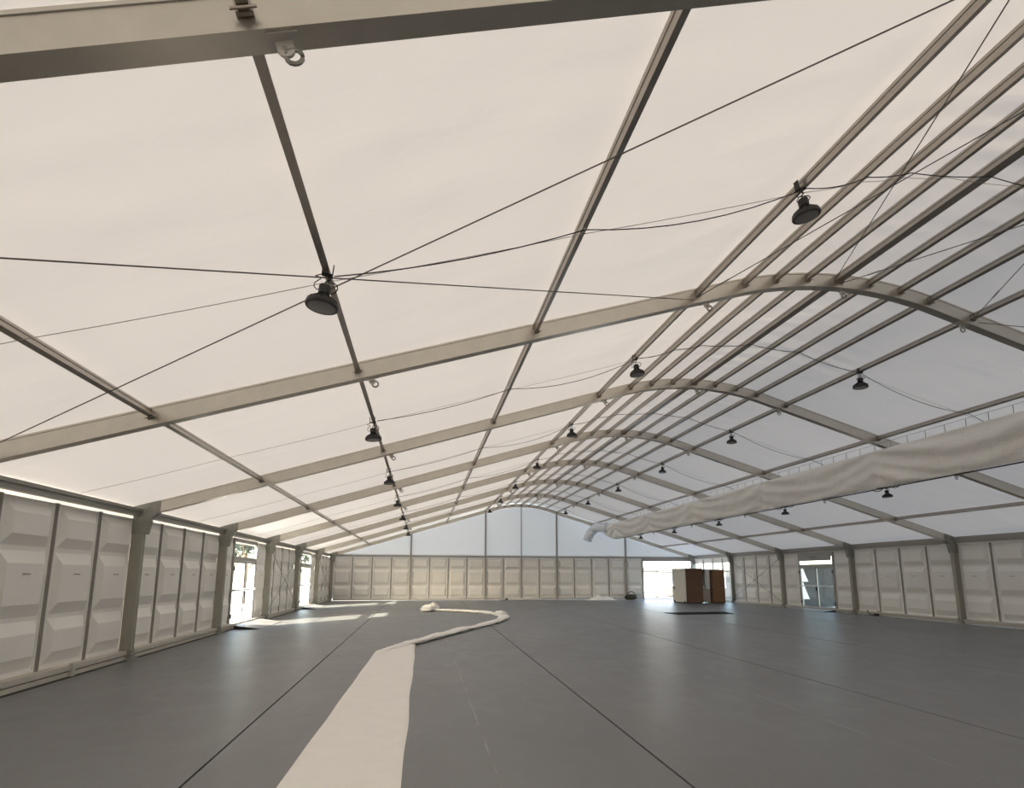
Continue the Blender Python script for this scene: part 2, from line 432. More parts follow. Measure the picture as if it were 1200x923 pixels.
# glazed run in the last bay of the right wall
def glazed_unit(parent, yc):
    m_ = MB(); a = PW/2-.04
    X = 12.70
    for b in ((-a, -a+.05, PZ0, PZ1), (a-.05, a, PZ0, PZ1), (-a+.05, a-.05, PZ0, .10), (-a+.05, a-.05, PZ1-.30, PZ1), (-a+.05, a-.05, 1.86, 1.93)):
        m_.box(X, X+.04, yc+b[0], yc+b[1], b[2], b[3])
    fr_ = m_.build('glazing_frame', PANEL, parent)
    for z0, z1 in ((.10, 1.86), (1.93, PZ1-.30)):
        MB().box(X+.015, X+.022, yc-a+.05, yc+a-.05, z0, z1).build('pane', GLASS, fr_)
wi = empty('window_1', (0, 0, 0)); tag(wi, 'run of four tall glazed wall units behind the brown cabinets', kind='structure')
for j in range(4): glazed_unit(wi, FY(6)+.05+PW*(j+.5))

# ------------------------------------------------------------------ glazed doors
def glazed_door(name, s, k, label, frame):
    """double door over the two middle panel bays; built along y, then mirrored by s"""
    d = empty(name); tag(d, label, kind='structure')
    y0 = FY(k)+.05+PW; y1 = y0+2*PW; X = 12.66; zb = zf(y0)+.02
    def bx(ya, yb, za, zb_, d0=0, d1=.07): 
        a, b = sorted((s*(X+d0), s*(X+d1))); return (a, b, ya, yb, za, zb_)
    m_ = MB()
    m_.box(*bx(y0, y0+.07, zb, 2.72)); m_.box(*bx(y1-.07, y1, zb, 2.72)); m_.box(*bx(y0+.07, y1-.07, 2.60, 2.72)); m_.box(*bx(y0+.07, y1-.07, zb, zb+.03))
    m_.build('door_frame', frame, d)
    m_ = MB(); m_.box(*bx(y0+.07, y1-.07, 2.00, 2.13, -.01, .075)); m_.build('transom_bar', frame, d)
    MB().box(*bx(y0+.07, y1-.07, 2.13, 2.60, .03, .038)).build('transom_pane', GLASS, d)
    ym = (y0+y1)/2
    for a, b, sg in ((y0+.075, ym-.004, 1), (ym+.004, y1-.075, -1)):
        m_ = MB()
        m_.box(*bx(a, a+.055, zb+.035, 1.995, .01, .055)); m_.box(*bx(b-.055, b, zb+.035, 1.995, .01, .055))
        m_.box(*bx(a+.055, b-.055, zb+.035, zb+.15, .01, .055)); m_.box(*bx(a+.055, b-.055, 1.93, 1.995, .01, .055))
        lf = m_.build('door_leaf', frame, d)
        MB().box(*bx(a+.055, b-.055, zb+.15, 1.93, .03, .038)).build('pane', GLASS, lf)
        m_ = MB(); m_.tube([(s*(X-.06), a+.03, 1.06), (s*(X-.06), b-.03, 1.06)], .024, 8)
        for yy in (a+.08, b-.08): m_.box(min(s*(X-.06), s*(X+.01)), max(s*(X-.06), s*(X+.01)), yy-.03, yy+.03, 1.03, 1.09)
        m_.build('push_bar', WHITEBAR, lf)
        yh = (b-.03) if sg > 0 else (a+.03)
        m_ = MB(); m_.box(min(s*(X-.025), s*(X+.01)), max(s*(X-.025), s*(X+.01)), yh-.025, yh+.025, .82, 1.0); m_.build('lock_plate', BLACK, lf)
        for zz in (.25, 1.75):
            yk = a if sg > 0 else b
            m_ = MB(); m_.box(min(s*(X-.03), s*(X+.02)), max(s*(X-.03), s*(X+.02)), yk-.03, yk+.03, zz-.07, zz+.07); m_.build('hinge', BLACK, lf)
    return d
glazed_door('door_1', -1, 3, 'glazed double door in the two-door wall, farther from the gable corner', DFRAME)
glazed_door('door_2', -1, 5, 'glazed double door in the two-door wall, next to the gable corner', DFRAME)
d3 = glazed_door('door_3', 1, 4, 'double glazed door with dark container outside', DFRAME)
# header box with exit lamp over the third door
y0 = FY(4)+.05+PW
MB().box(12.60, 12.66, y0+.1, y0+2*PW-.1, 2.30, 2.60).build('header_panel', DFRAME, d3)
MB().box(12.56, 12.60, y0+1.0, y0+1.5, 2.42, 2.53).build('header_lamp', ALUD, d3)

# ramps in front of the doors
def ramp(x0, x1, y0, y1, h, label):
    r = MB(); z0, z1 = zf(y0)+.002, zf(y1)+.002
    r.hexa([(x0, y0, z0), (x1, y0, z0), (x1, y1, z1), (x0, y1, z1), (x0, y0, z0+h), (x1, y0, z0+.012), (x1, y1, z1+.012), (x0, y1, z1+h)])
    o = empty('threshold_ramp', (0, 0, 0)); tag(o, label, 'ramp')
    r.build('ramp_plate', RAMP, o)
    for yy, zz in ((y0-.012, z0), (y1, z1)):
        MB().hexa([(x0, yy, zz), (x1, yy, zz), (x1, yy+.012, zz), (x0, yy+.012, zz), (x0, yy, zz+h+.004), (x1, yy, zz+.014), (x1, yy+.012, zz+.014), (x0, yy+.012, zz+h+.004)]).build('side_lip', BLACK, o)
RAMP = mat('ramp_grey', (.30, .29, .28), .4, .1, nscale=5, namt=.1)
ramp(-12.45, -11.7, FY(3)+.05+PW-.15, FY(3)+.05+3*PW+.15, .12, 'grey threshold ramp with black sides at the door nearer the wide cloth')
ramp(-12.45, -11.8, FY(5)+.05+PW-.15, FY(5)+.05+3*PW+.15, .10, 'grey threshold ramp with black sides at the door by the gable corner')
ramp(12.45, 11.8, FY(4)+.05+PW-.15, FY(4)+.05+3*PW+.15, .08, 'grey threshold ramp with black sides at the door facing the container')

# ------------------------------------------------------------------ gable wall
wb = empty('wall_gable'); tag(wb, 'gable wall of moulded panels below white membrane', kind='structure')
GY = YG+.14
for i in range(20):
    xc = -12.5 + 1.25*(i+.5)
    if xc > 8.75: continue
    place('wall_panel', PANELG, wb, (xc, GY, PZ0+.02))
for i in range(1, 18):
    x = -12.5+1.25*i
    if x in (-7.5, -2.5, 2.5, 7.5): continue
    place('mullion', MULM, wb, (x, GY-.005, PZ0+.01))
m_ = MB(); m_.box(-12.45, 12.45, GY-.09, GY+.03, 2.755, 2.865); m_.box(-12.45, 12.45, GY-.11, GY-.09, 2.755, 2.775); m_.build('cross_beam', MULL, wb)
MB().box(-12.45, 12.45, GY-.03, GY+.02, 2.87, 2.925).build('hem_strip', WHITEP, wb)
for a, b in ((-12.4, 8.72),):
    m_ = MB(); z = zf(GY); m_.box(a, b, GY-.08, GY+.03, z+.003, z+.09); m_.box(a, b, GY-.05, GY+.03, z+.09, PZ0+.02); m_.build('base_rail', RAIL, wb)
for x in (-7.5, -2.5, 0, 2.5, 7.5):
    hw = .055 if x else .03
    m_ = MB(); zt = zref(x)-.05
    if x: m_.box(x-hw, x+hw, GY-.13, GY-.01, zf(GY), zt); m_.box(x-.12, x+.12, GY-.16, GY+.02, zf(GY)+.001, zf(GY)+.02)
    else: m_.box(x-hw, x+hw, GY-.07, GY-.01, 2.86, zt); m_.box(x-.045, x+.045, GY-.08, GY-.02, zf(GY), 2.76)
    m_.build('gable_post', MULL, wb)
xs = [-12.7, -7.5, -2.5, 0, 2.5, 7.5, 12.7]
for a, b in zip(xs[:-1], xs[1:]):
    def fn(u, v, a=a, b=b):
        x = a+(b-a)*u; z = 2.62 + (zref(x)+.13-2.62)*v
        return (x, GY+.06+.02*math.sin(math.pi*u)*noise.noise(Vector((x*.5, z*.6, 9))), z)
    MB().grid(20, 14, fn).build('gable_sheet', GABLE, wb, True)
# roller door opening
d4 = empty('door_4'); tag(d4, 'wide open roller door in the gable beside the cabinets', kind='structure')
m_ = MB(); m_.box(8.72, 8.80, GY-.08, GY+.05, zf(GY), 2.755); m_.box(12.42, 12.50, GY-.08, GY+.05, zf(GY), 2.755); m_.build('door_jamb', MULL, d4)
MB().box(8.80, 12.42, GY-.10, GY+.06, 2.57, 2.755).build('roller_box', MULL, d4)
MB().box(8.80, 12.42, GY-.08, GY+.03, zf(GY)-.02, zf(GY)+.02).build('sill', UNDER, d4)

# wall behind the photographer
wk = empty('wall_back'); tag(wk, 'plain end wall of cream panels', kind='structure')
MB().box(-12.8, 12.8, -7.5, -7.44, -.25, 2.9).build('wall_panel', PANEL, wk)
def fnb(u, v):
    x = -12.75+25.5*u; return (x, -7.43, 2.88+(zref(x)+.13-2.88)*v)
MB().grid(60, 4, fnb).build('gable_sheet', GABLE, wk)

# ------------------------------------------------------------------ the duct
def duct():
    root = empty('fabric_duct', (5.8, 20, 4.5)); tag(root, 'long slack cream fabric air duct hung under the roof', 'air duct')
    inv = Vector((-5.8, -20, -4.5))
    nx, ny = 48, 420; y0, y1 = 1.0, 35.2
    A = Vector((5.02, 4.80)); B = Vector((5.24, 3.85))     # hung edge, low edge (x, z)
    ax = (B-A); L = ax.length; ax /= L; nn = Vector((1, 0)); nn = (nn - ax*nn.dot(ax)).normalized()
    rings = []
    for j in range(ny+1):
        y = y0+(y1-y0)*j/ny
        e = min(1, (y1-y)/1.6)**.7 if y > y1-1.6 else 1
        # the cloth is held at each frame and swags between them
        ph = ((y-FY(0)-.05) % 5)/5; sag = 4*ph*(1-ph); bay = math.floor((y-FY(0)-.05)/5)
        d = min(ph, 1-ph)*5
        ring = []
        for i in range(nx):
            t = 2*math.pi*i/nx
            c, s_ = math.cos(t), math.sin(t)
            u = .5 - .5*c; th = (.20 if s_ > 0 else -.10)*abs(s_)**.7
            p = A + ax*(L*u) + nn*th
            q = u - (.45+.2*noise.noise(Vector((bay*3.3, 1, 1))))*sag
            amp = .5+.9*abs(noise.noise(Vector((bay*1.7, y*.25, 5))))
            fold = amp*.048*math.sin(15*q + 2.5*noise.noise(Vector((y*.35, u*1.5, 3))) + bay)*max(0, 1-.55*u)
            fold += .035*math.sin(7*u - 3.2*d + bay)*math.exp(-d*.8)
            fold += .045*noise.noise(Vector((u*1.7, y*.5, 2))) + .024*noise.noise(Vector((u*6, y*2.1, 8)))
            p = p + nn*fold*min(1, abs(s_)*1.6)
            if e < 1:
                cen = A + ax*(L*.22) + nn*.1; p = cen + (p-cen)*(.42+.58*e)
            ring.append((p.x-5.8, y-20, p.y-4.5 + .02*noise.noise(Vector((y*.4, 0, 0)))*u))
        rings.append(ring)
    MB().sweep(rings).build('duct_sleeve', CANVAS, root, True)
    # end elbow of white hose
    pts = [(5.15, 34.3, 4.62), (5.18, 35.2, 4.68), (5.14, 35.9, 4.78), (5.04, 36.4, 4.82), (4.88, 36.75, 4.68), (4.70, 36.95, 4.40), (4.60, 37.05, 4.10), (4.57, 37.1, 3.95)]
    P = []
    for i in range(len(pts)-1):
        for q in range(5): P.append(Vector(pts[i]).lerp(Vector(pts[i+1]), q/5)+inv)
    P.append(Vector(pts[-1])+inv)
    rr = [.30+.025*math.sin(i*2.1) for i in range(len(P))]
    MB().tube(P, rr, 18).build('hose_elbow', POLY, root, True)
    # hanging wire and hangers
    MB().tube([(5.02-5.8, y0-20, 4.97-4.5), (5.02-5.8, 35-20, 4.97-4.5)], .004, 5).build('hanging_wire', WIRE, root)
    hm = MB().box(-.004, .004, -.007, .007, -.09, .10).mesh('hanger', MULL)
    y = 6.05
    while y < 34.5:
        place('hanger', hm, root, (5.02-5.8, y-20, 4.87-4.5)); y += .5
    MB().tube([(5.24-5.8, y0-20, 3.825-4.5), (5.24-5.8, 33.3-20, 3.825-4.5)], .016, 6).build('edge_rope', CABLE, root)
duct()

# ------------------------------------------------------------------ lamps
def lamp_meshes():
    h = MB(); h.lathe([(.045, .10), (.06, .10), (.075, .075), (.12, .05), (.145, .03), (.15, .0), (.145, -.012), (.12, -.012)], n=28)
    for i in range(18):
        a = 2*math.pi*i/18; c, s = math.cos(a), math.sin(a); t = Vector((-s, c, 0))*.003
        p0, p1 = Vector((c*.05, s*.05, 0)), Vector((c*.14, s*.14, 0))
        h.hexa([p0-t+Vector((0, 0, .03)), p1-t+Vector((0, 0, .01)), p1+t+Vector((0, 0, .01)), p0+t+Vector((0, 0, .03)),
                p0-t+Vector((0, 0, .115)), p1-t+Vector((0, 0, .048)), p1+t+Vector((0, 0, .048)), p0+t+Vector((0, 0, .115))])
    hm = h.mesh('housing', BLACK)
    lm = MB().lathe([(.001, -.016), (.06, -.016), (.122, -.013), (.124, -.008)], n=28).mesh('lens', LENS)
    d = MB(); d.lathe([(.03, .115), (.052, .12), (.055, .13), (.055, .195), (.05, .205), (.02, .21)], n=16)
    dm = d.mesh('driver', BLACK)
    k = MB(); k.tube([(0, 0, .205), (0, 0, .25), (.02, 0, .27), (.02, 0, .31), (0, 0, .33), (0, 0, .36)], .008, 6)
    k.box(-.05, .05, -.03, .03, .315, .325); k.box(-.05, -.042, -.03, .03, .325, .42); k.box(.042, .05, -.03, .03, .325, .42)
    km = k.mesh('clamp_hook', BLACK)
    c = MB()
    pts = [(.05, .02, .17)] + [(.06+.05*math.sin(i*.7), .03+.05*math.cos(i*.9), .18+.016*i) for i in range(9)] + [(.045, .0, .34)]
    c.tube(pts, .006, 5)
    pts = [(-.05, .0, .16)] + [(-.07-.03*math.sin(i*1.1), -.03+.04*math.cos(i*.8), .16+.018*i) for i in range(8)] + [(-.045, .02, .33)]
    c.tube(pts, .005, 5)
    cm = c.mesh('power_lead', CABLE)
    return hm, lm, dm, km, cm
LM = lamp_meshes()
def loops_mesh():
    m_ = MB()
    for y0_, y1_, sg in ((-.45, -.12, .09), (-.12, .10, .05), (.10, .5, .11), (-.3, .25, .06)):
        m_.tube([(.03*math.sin(i), y0_+(y1_-y0_)*i/8, .33-sg*4*(i/8)*(1-i/8)) for i in range(9)], .013, 6)
    m_.box(-.035, .035, .12, .30, .28, .335)
    return m_.mesh('cable_loops', CABLE)
LOOPS = loops_mesh()
LROW = {-7.653: 'near the two-door wall', -2.515: 'on the crown edge, two-door side',
        2.515: 'on the crown edge, duct side', 7.653: 'below the duct'}
for X in LROW:
    for k in range(0, 7):
        if X > 0 and k == 0: continue
        y = FY(k)+2.55 + random.uniform(-.04, .04)
        L = empty('high_bay_lamp', (X, y, zref(X)-.36))
        if X < -5 and k == 0: L.location = (X-.03, y-.12, zref(X)-.37)
        L.rotation_euler = (random.uniform(-.05, .05), random.uniform(-.10, .10), random.uniform(-.2, .2))
        if k == 0: L.rotation_euler = (.0, .10 if X < -5 else -.16, .15)
        tag(L, f'black round hanging lamp {LROW[X]}, {ORD[6-k]} bay from the gable', 'lamp', 'hanging high bay lamps')
        if X > 5: place('cable_loops', LOOPS, L)
        for nm, me in zip(('housing', 'lens', 'driver', 'clamp_hook', 'power_lead'), LM): place(nm, me, L)

# ------------------------------------------------------------------ cables and brace wires
def line(name, pts, r, label, cat, group, M=WIRE, extra=None):
    o = tag(MB().tube(pts, r, 6).build(name, M), label, cat, group); return o
def sagged(a, b, sag, n=12):
    a, b = Vector(a), Vector(b)
    return [a.lerp(b, i/n) - Vector((0, 0, sag*4*(i/n)*(1-i/n))) for i in range(n+1)]
for k in range(0, 7):
    y = FY(k)+2.55; d = ORD[6-k]
    def pt(x, dz=0, dy=0): return (x, y+dy, zref(x)-.03+dz)
    # feed line strung just below the membrane, from wall to wall over the purlins
    xs = [-12.4, -10.2, -7.65, -5.12, -2.5, -1.7, -1.1, -.5, .5, 1.1, 1.7, 2.5, 5.12, 7.65]
    pts = []
    for a, b in zip(xs[:-1], xs[1:]): pts += sagged(pt(a, .0, .03), pt(b, .0, .03), .015, 4)[:-1]
    pts.append(pt(xs[-1], 0, .03))
    line('feed_wire', pts, .0035, f'thin feed wire over the purlins from wall to duct, {d} bay from the gable', 'wire', 'wires between lamps', FEED)
    pts = []
    for a, b, s_ in ((-7.60, -5.12, .07), (-5.12, -2.55, .16), (-2.5, -1.72, .06), (-1.70, -1.1, .02), (-1.1, 0, .03), (0, 1.1, .03), (1.1, 2.45, .06), (2.5, 5.12, .17), (5.12, 7.6, .10)):
        pts += sagged(pt(a, -.01, -.06), pt(b, -.01, -.06), s_*random.uniform(.8, 1.2), 8)[:-1]
    pts.append(pt(7.6, -.01, -.06))
    line('power_cable', pts, .006, f'black power cable slung from lamp to lamp, {d} bay from the gable', 'cable', 'cables between lamps', CABLE)

def brace(a, b, label, r=.0065, tb=.06):
    a, b = Vector(a), Vector(b); o = empty('brace_cable', a); tag(o, label, 'brace cable', 'roof and wall brace cables')
    MB().tube([(0, 0, 0), b-a], r, 6).build('wire', WIRE, o)
    d = b-a; t0 = tb; t1 = tb+.22/d.length
    MB().tube([d*t0, d*(t0+(t1-t0)*.2), d*(t0+(t1-t0)*.8), d*t1], [r*1.2, .012, .012, r*1.2], 8).build('turnbuckle', ALUD, o)
    return o
def rp(x, k, dz=-.05, dy=0): return (x, FY(k)+.05+dy, zref(x)+dz)
ya, yb = .08, -.08
brace(rp(-2.6, 1, -.08, yb), rp(-12.3, 0, -.05, ya), 'steel roof brace cable crossing its twin, upper end on the complete arch')
brace(rp(-12.3, 1, -.05, yb), rp(-2.6, 0, -.08, ya), 'steel roof brace cable crossing its twin, lower end on the complete arch', tb=.03)
brace(rp(-2.5, 1, -.03, yb), rp(-.1, 0, -.05, ya), 'steel brace cable over the crown, rising from crown edge on door side to ridge')
brace(rp(-.1, 1, -.03, yb), rp(-2.5, 0, -.05, ya), 'steel brace cable over the crown, from ridge towards the door side', tb=.55)
brace(rp(.1, 1, -.03, yb), rp(2.5, 0, -.05, ya), 'steel brace cable over the crown, from ridge towards the duct side')
brace(rp(2.5, 1, -.03, yb), rp(.1, 0, -.05, ya), 'steel brace cable over the crown, rising from crown edge on duct side to ridge', tb=.12)
brace(rp(2.6, 1, -.06, yb), rp(12.3, 0, -.05, ya), 'steel brace cable from the crown edge to the far eave beyond the duct')
for s, k, nm in ((1, 5, 'right wall panels beside the glazed units'), (-1, 4, 'panels between the two glazed doors'), (-1, 6, 'panels in the gable corner by the door')):
    xx = s*12.53
    y0, y1 = FY(k)+.12, FY(k+1)-.02
    brace((xx, y0, .15), (xx, y1, 2.45), f'wall brace cable on {nm}, rising to the gable', r=.009)
    brace((xx-s*.04, y1, .15), (xx-s*.04, y0, 2.45), f'wall brace cable on {nm}, falling to the gable', r=.009)

# ------------------------------------------------------------------ white cloth strip
def cloth():
    root = empty('cloth_strip', (-7.3, 8, zf(8))); tag(root, 'long white cloth strip lying flat on the grey floor then twisted into a rope', 'cloth')
    o = Vector((-7.3, 8, zf(8)))
    def fn(u, v):
        yl, yr = 3.2+(12.85-3.2)*v, 3.2+(14.2-3.2)*v
        xl = -7.86+.16*v; xr = -6.83+.01*v
        xl += .012*noise.noise(Vector((0, yl*.9, 1))); xr += .02*noise.noise(Vector((3, yl*.7, 1)))
        x = xl+(xr-xl)*u; y = yl+(yr-yl)*u
        z = zf(y)+.018+.012*noise.noise(Vector((x*2, y*.7, 4)))+.006*noise.noise(Vector((x*8, y*3, 4)))
        e = max(0, v-.93)/.07; z += .03*e*abs(math.sin(u*9))+.01*e
        if u in (0, 1): z = zf(y)+.004
        return (x-o.x, y-o.y, z-o.z)
    MB().grid(24, 90, fn).build('flat_strip', WHITECLOTH, root, True)
    path = [(-7.66, 12.8), (-7.25, 13.6), (-6.66, 14.75), (-5.8, 16.6), (-4.87, 18.43), (-4.1, 20.0), (-3.66, 21.2), (-3.42, 22.6), (-3.5, 23.8), (-4.1, 25.0), (-4.95, 26.05), (-5.7, 26.5), (-6.15, 26.6)]
    P = []
    def cr(p0, p1, p2, p3, t):
        return tuple(.5*((2*b)+(-a+c)*t+(2*a-5*b+4*c-d)*t*t+(-a+3*b-3*c+d)*t**3) for a, b, c, d in zip(p0, p1, p2, p3))
    for i in range(len(path)-1):
        p = [path[max(0, i-1)], path[i], path[i+1], path[min(len(path)-1, i+2)]]
        for q in range(24): P.append(cr(*p, q/24))
    P.append(path[-1])
    n = 22; rings = []
    for i, (x, y) in enumerate(P):
        a = Vector(P[max(0, i-1)]); b = Vector(P[min(len(P)-1, i+1)]); t = (b-a).normalized(); s = Vector((t.y, -t.x))
        k = i/len(P); wd = .16+.06*noise.noise(Vector((k*14, 0, 0)))+(.05 if k > .5 and k < .62 else 0); ht = .055+.025*noise.noise(Vector((k*17, 3, 0)))
        tp = min(1, .12+i/32); wd *= tp; ht *= tp
        ring = []
        for j in range(n):
            an = 2*math.pi*j/n
            f = 1+.32*noise.noise(Vector((math.cos(an+k*30)*1.6, math.sin(an+k*30)*1.6, k*22)))+.22*noise.noise(Vector((math.cos(an+k*18)*4, math.sin(an+k*18)*4, k*60)))
            c, q = math.cos(an)*wd*f, math.sin(an)*ht*f
            ring.append((x+s.x*c-o.x, y+s.y*c-o.y, zf(y)+.006+max(0, ht*.85+q)-o.z))
        rings.append(ring)
    MB().sweep(rings).build('twisted_tail', WHITECLOTH, root, True)
    bl = MB()
    def ball(cx, cy, r, h, sd):
        rr = []
        for a in range(13):
            th = math.pi*a/12
            ring = []
            for j in range(28):
                ph = 2*math.pi*j/28
                d = Vector((math.sin(th)*math.cos(ph), math.sin(th)*math.sin(ph), math.cos(th)))
                f = 1+.30*noise.noise(d*2.2+Vector((sd, 0, 0)))+.14*noise.noise(d*5+Vector((sd, 2, 0)))
                ring.append((cx+d.x*r*f-o.x, cy+d.y*r*f-o.y, zf(cy)+.005+max(0, h*.8+d.z*h*f)-o.z))
            rr.append(ring)
        bl.sweep(rr)
    ball(-6.35, 26.6, .32, .17, 1); ball(-6.5, 26.3, .25, .12, 4); ball(-6.15, 26.85, .25, .2, 9)
    ball(-3.46, 23.2, .26, .12, 14)
    bl.build('crumpled_end', WHITECLOTH, root, True)
cloth()

# ------------------------------------------------------------------ things by the gable wall
def heap(name, cx, cy, rx, ry, h, M, label, cat, seed):
    def fn(u, v):
        x = (u*2-1); y = (v*2-1); r = min(1, math.hypot(x, y)); e = max(0, 1-r*r)
        z = 0
        for cx_, cy_, w_, a_ in ((-.62, .05, .22, .45), (-.18, .15, .24, 1.0), (.16, -.2, .18, .6), (.42, .1, .20, .8), (.74, 0, .16, .4)):
            z = max(z, a_*math.exp(-((x-cx_)**2+((y-cy_)*.8)**2)/(2*w_*w_)))
        z = h*min(1, e*3)*(z*(.75+.6*noise.noise(Vector((x*4+seed, y*4, seed)))) + .18*abs(noise.noise(Vector((x*9, y*7, seed))))) + .01*e
        k = 1+.25*noise.noise(Vector((x*2, y*2, seed+5)))
        return (x*rx*k, y*ry*k, z-.004*(1-e))
    o = MB().grid(48, 30, fn).build(name, M, None, True, (cx, cy, zf(cy)+.006)); return tag(o, label, cat)
heap('sheeting_heap', 5.35, 36.75, 1.05, .5, .36, WHITECLOTH, 'crumpled heap of white sheeting on the floor at the gable wall', 'sheeting', 3)
bag = empty('tool_bag', (7.55, 37.0, zf(37))); tag(bag, 'dark olive bag with a looped handle on the floor at the gable wall', 'bag')
m_ = MB(); rings = []
for i in range(13):
    t = i/12; x = -.42+.84*t; e = (1-abs(2*t-1)**3)
    rings.append([(x, .20*math.cos(a)*(.5+.5*e), max(.004, .17+.19*math.sin(a)*(.45+.55*e)+.02*noise.noise(Vector((x*4, a, 1))))) for a in [2*math.pi*j/14 for j in range(14)]])
m_.sweep(rings); m_.build('bag_body', BAGM, bag, True)
MB().tube([(-.30, -.03, .28), (-.24, -.05, .42), (-.08, -.06, .54), (.10, -.05, .55), (.27, -.03, .43), (.36, -.02, .27)], .03, 8).build('handle', BAGM, bag, True)
pole = MB().tube([(-1.5, 37.22, zf(37)+.055), (1.3, 37.26, zf(37)+.055)], .045, 10)
tag(pole.build('white_pole', WHITEBAR), 'long white pole lying on the floor along the gable wall', 'pole')
m_ = MB().box(-.06, .06, -.05, .05, 0, .12); o = m_.build('floor_socket', BLACK, None, False, (-1.1, 37.12, zf(37)+.003)); tag(o, 'small black socket block by the white pole', 'socket')
# black fittings at the foot of the right wall
o = empty('cable_outlet', (12.5, 21.3, zf(21))); tag(o, 'black cable outlet at the foot of the right wall panels', 'outlet')
MB().box(-.12, -.02, -.09, .09, .002, .10).build('outlet_box', BLACK, o); MB().tube([(-.05, .5, .22), (-.06, .45, .12), (-.08, .3, .03), (-.08, .1, .04)], .02, 8).build('lead', CABLE, o)
# dark mat
m_ = MB(); m_.hexa([(4.3, 23.05, zf(23)+.003), (7.0, 23.2, zf(23)+.003), (7.25, 24.4, zf(24.4)+.003), (4.2, 24.2, zf(24.2)+.003),
                    (4.3, 23.05, zf(23)+.02), (7.0, 23.2, zf(23)+.02), (7.25, 24.4, zf(24.4)+.02), (4.2, 24.2, zf(24.2)+.02)])
tag(m_.build('floor_mat', DARKMAT), 'dark flat mat lying on the grey floor before the cabinets', 'mat')

# cabinets
def cabinets():
    z = zf(32)+.003
    c = empty('white_cabinet', (8.95, 31.55, z)); tag(c, 'tall cream cabinet with a dark brown side, beside the open roller door', 'cabinet')
    H = 2.06
    MB().box(.02, 1.05, 0.03, 1.85, .08, H).build('body', CREAM, c)
    MB().box(0, .02, .0, 1.85, .06, H+.01).build('side_panel', CREAM, c)
    MB().box(.0, 1.07, -.0, .03, .06, H+.02).build('back_board', BROWN, c)
    MB().box(.0, 1.07, -.012, 0, H-.05, H+.02).build('edge_strip', BROWN, c)
    MB().box(.04, 1.02, .05, 1.8, .0, .08).build('plinth', BLACK, c)
    m_ = MB(); m_.tube([(.1, .2, H), (.1, .2, H+.12), (.1, 1.5, H+.12), (.1, 1.5, H)], .025, 8); m_.tube([(.45, .2, H), (.45, .2, H+.12), (.45, 1.5, H+.12), (.45, 1.5, H)], .025, 8)
    m_.tube([(.1, .85, H+.12), (.45, .85, H+.12)], .02, 8); m_.build('top_rail', WHITEBAR, c)
    for yy in (.25, 1.6):
        m_ = MB(); m_.tube([(.0-.03, yy, .075), (.04, yy, .075)], .07, 14); m_.build('castor', BLACK, c)
    MB().box(-.05, 0, 1.5, 1.6, .85, .95).build('latch', BLACK, c)
    d = empty('brown_cabinet', (10.72, 31.75, z)); tag(d, 'tall tan brown wooden cabinet with dark edges beside the shelf rack', 'cabinet')
    MB().box(0, .85, .02, .75, .04, 2.02).build('body', BROWN, d)
    MB().box(.07, .79, -.004, .02, .10, 1.96).build('door', BROWN2, d)
    MB().box(.05, .80, .06, .7, 0, .04).build('plinth', BLACK, d)
    MB().box(.10, .13, -.03, -.004, .95, 1.1).build('handle', ALUD, d)
    s = empty('shelf_rack', (10.06, 31.9, z)); tag(s, 'narrow shelf rack with a taupe front standing between two brown cabinets', 'rack')
    MB().box(0, .62, .0, .03, .06, .80).build('lower_front', TAUPE, s)
    MB().box(0, .62, .03, .6, .80, .83).build('shelf', BROWN, s)
    MB().box(0, .62, .55, .6, .06, 2.0).build('back_panel', TAUPE, s)
    MB().box(.40, .62, .0, .03, .83, 2.0).build('upper_front', CREAM, s)
    MB().box(.0, .62, .0, .6, 1.98, 2.02).build('top_board', BROWN, s)
    for x in (0, .58):
        for y in (.02, .54): MB().box(x, x+.04, y, y+.04, 0, 1.98).build('leg', ALUD, s)
    b = empty('pipe_frame', (10.12, 31.75, z+.84))
    for i, (zz, hh) in enumerate(((.0, .12), (.12, .10))): pass
    bpy.data.objects.remove(b)
    q = MB().box(0, .26, 0, .2, 0, .2); o = q.build('small_box', CREAM, None, False, (10.10, 31.98, z+.832)); tag(o, 'small cream box standing on the rack shelf', 'box')
cabinets()

# ------------------------------------------------------------------ outdoors
gr = MB(); gr.box(-120, 120, -80, 160, -.6, -.33); g = gr.build('ground', CONC); tag(g, 'pale concrete yard around the tent', kind='structure')
def tree(x, y, h, r, label, seed):
    rnd = random.Random(seed)
    t = empty('tree', (x, y, -.33)); tag(t, label, 'tree', 'trees outside')
    m_ = MB(); m_.tube([(0, 0, 0), (.05, .02, h*.3), (-.05, .05, h*.6), (0, 0, h*.85)], [.22, .17, .11, .03], 10)
    for i in range(7):
        a = i*2.4; b = Vector((0, 0, h*(.3+.07*i))); e = b+Vector((math.cos(a)*r*.6, math.sin(a)*r*.6, h*.15)); m_.tube([b, (b+e)/2+Vector((0, 0, .1)), e], [.07, .05, .02], 6)
    m_.build('trunk', BARK, t)
    f = MB()
    for i in range(1500):
        d = Vector((rnd.gauss(0, 1), rnd.gauss(0, 1), rnd.gauss(0, 1))).normalized()*(rnd.random()**.4)
        cl = 1+.35*noise.noise(d*2.5+Vector((seed, 0, 0)))
        c = Vector((d.x*r*cl, d.y*r*cl, h*.70+d.z*h*.26*cl))
        a = Vector((rnd.gauss(0, 1), rnd.gauss(0, 1), rnd.gauss(0, 1))).normalized(); b = a.orthogonal().normalized(); s = rnd.uniform(.10, .22)
        o = len(f.v); f.v += [tuple(c-a*s), tuple(c+b*s*.5), tuple(c+a*s), tuple(c-b*s*.5)]; f.face([o, o+1, o+2, o+3])
    fo = f.build('foliage', LEAF, t); fo['kind'] = 'stuff'
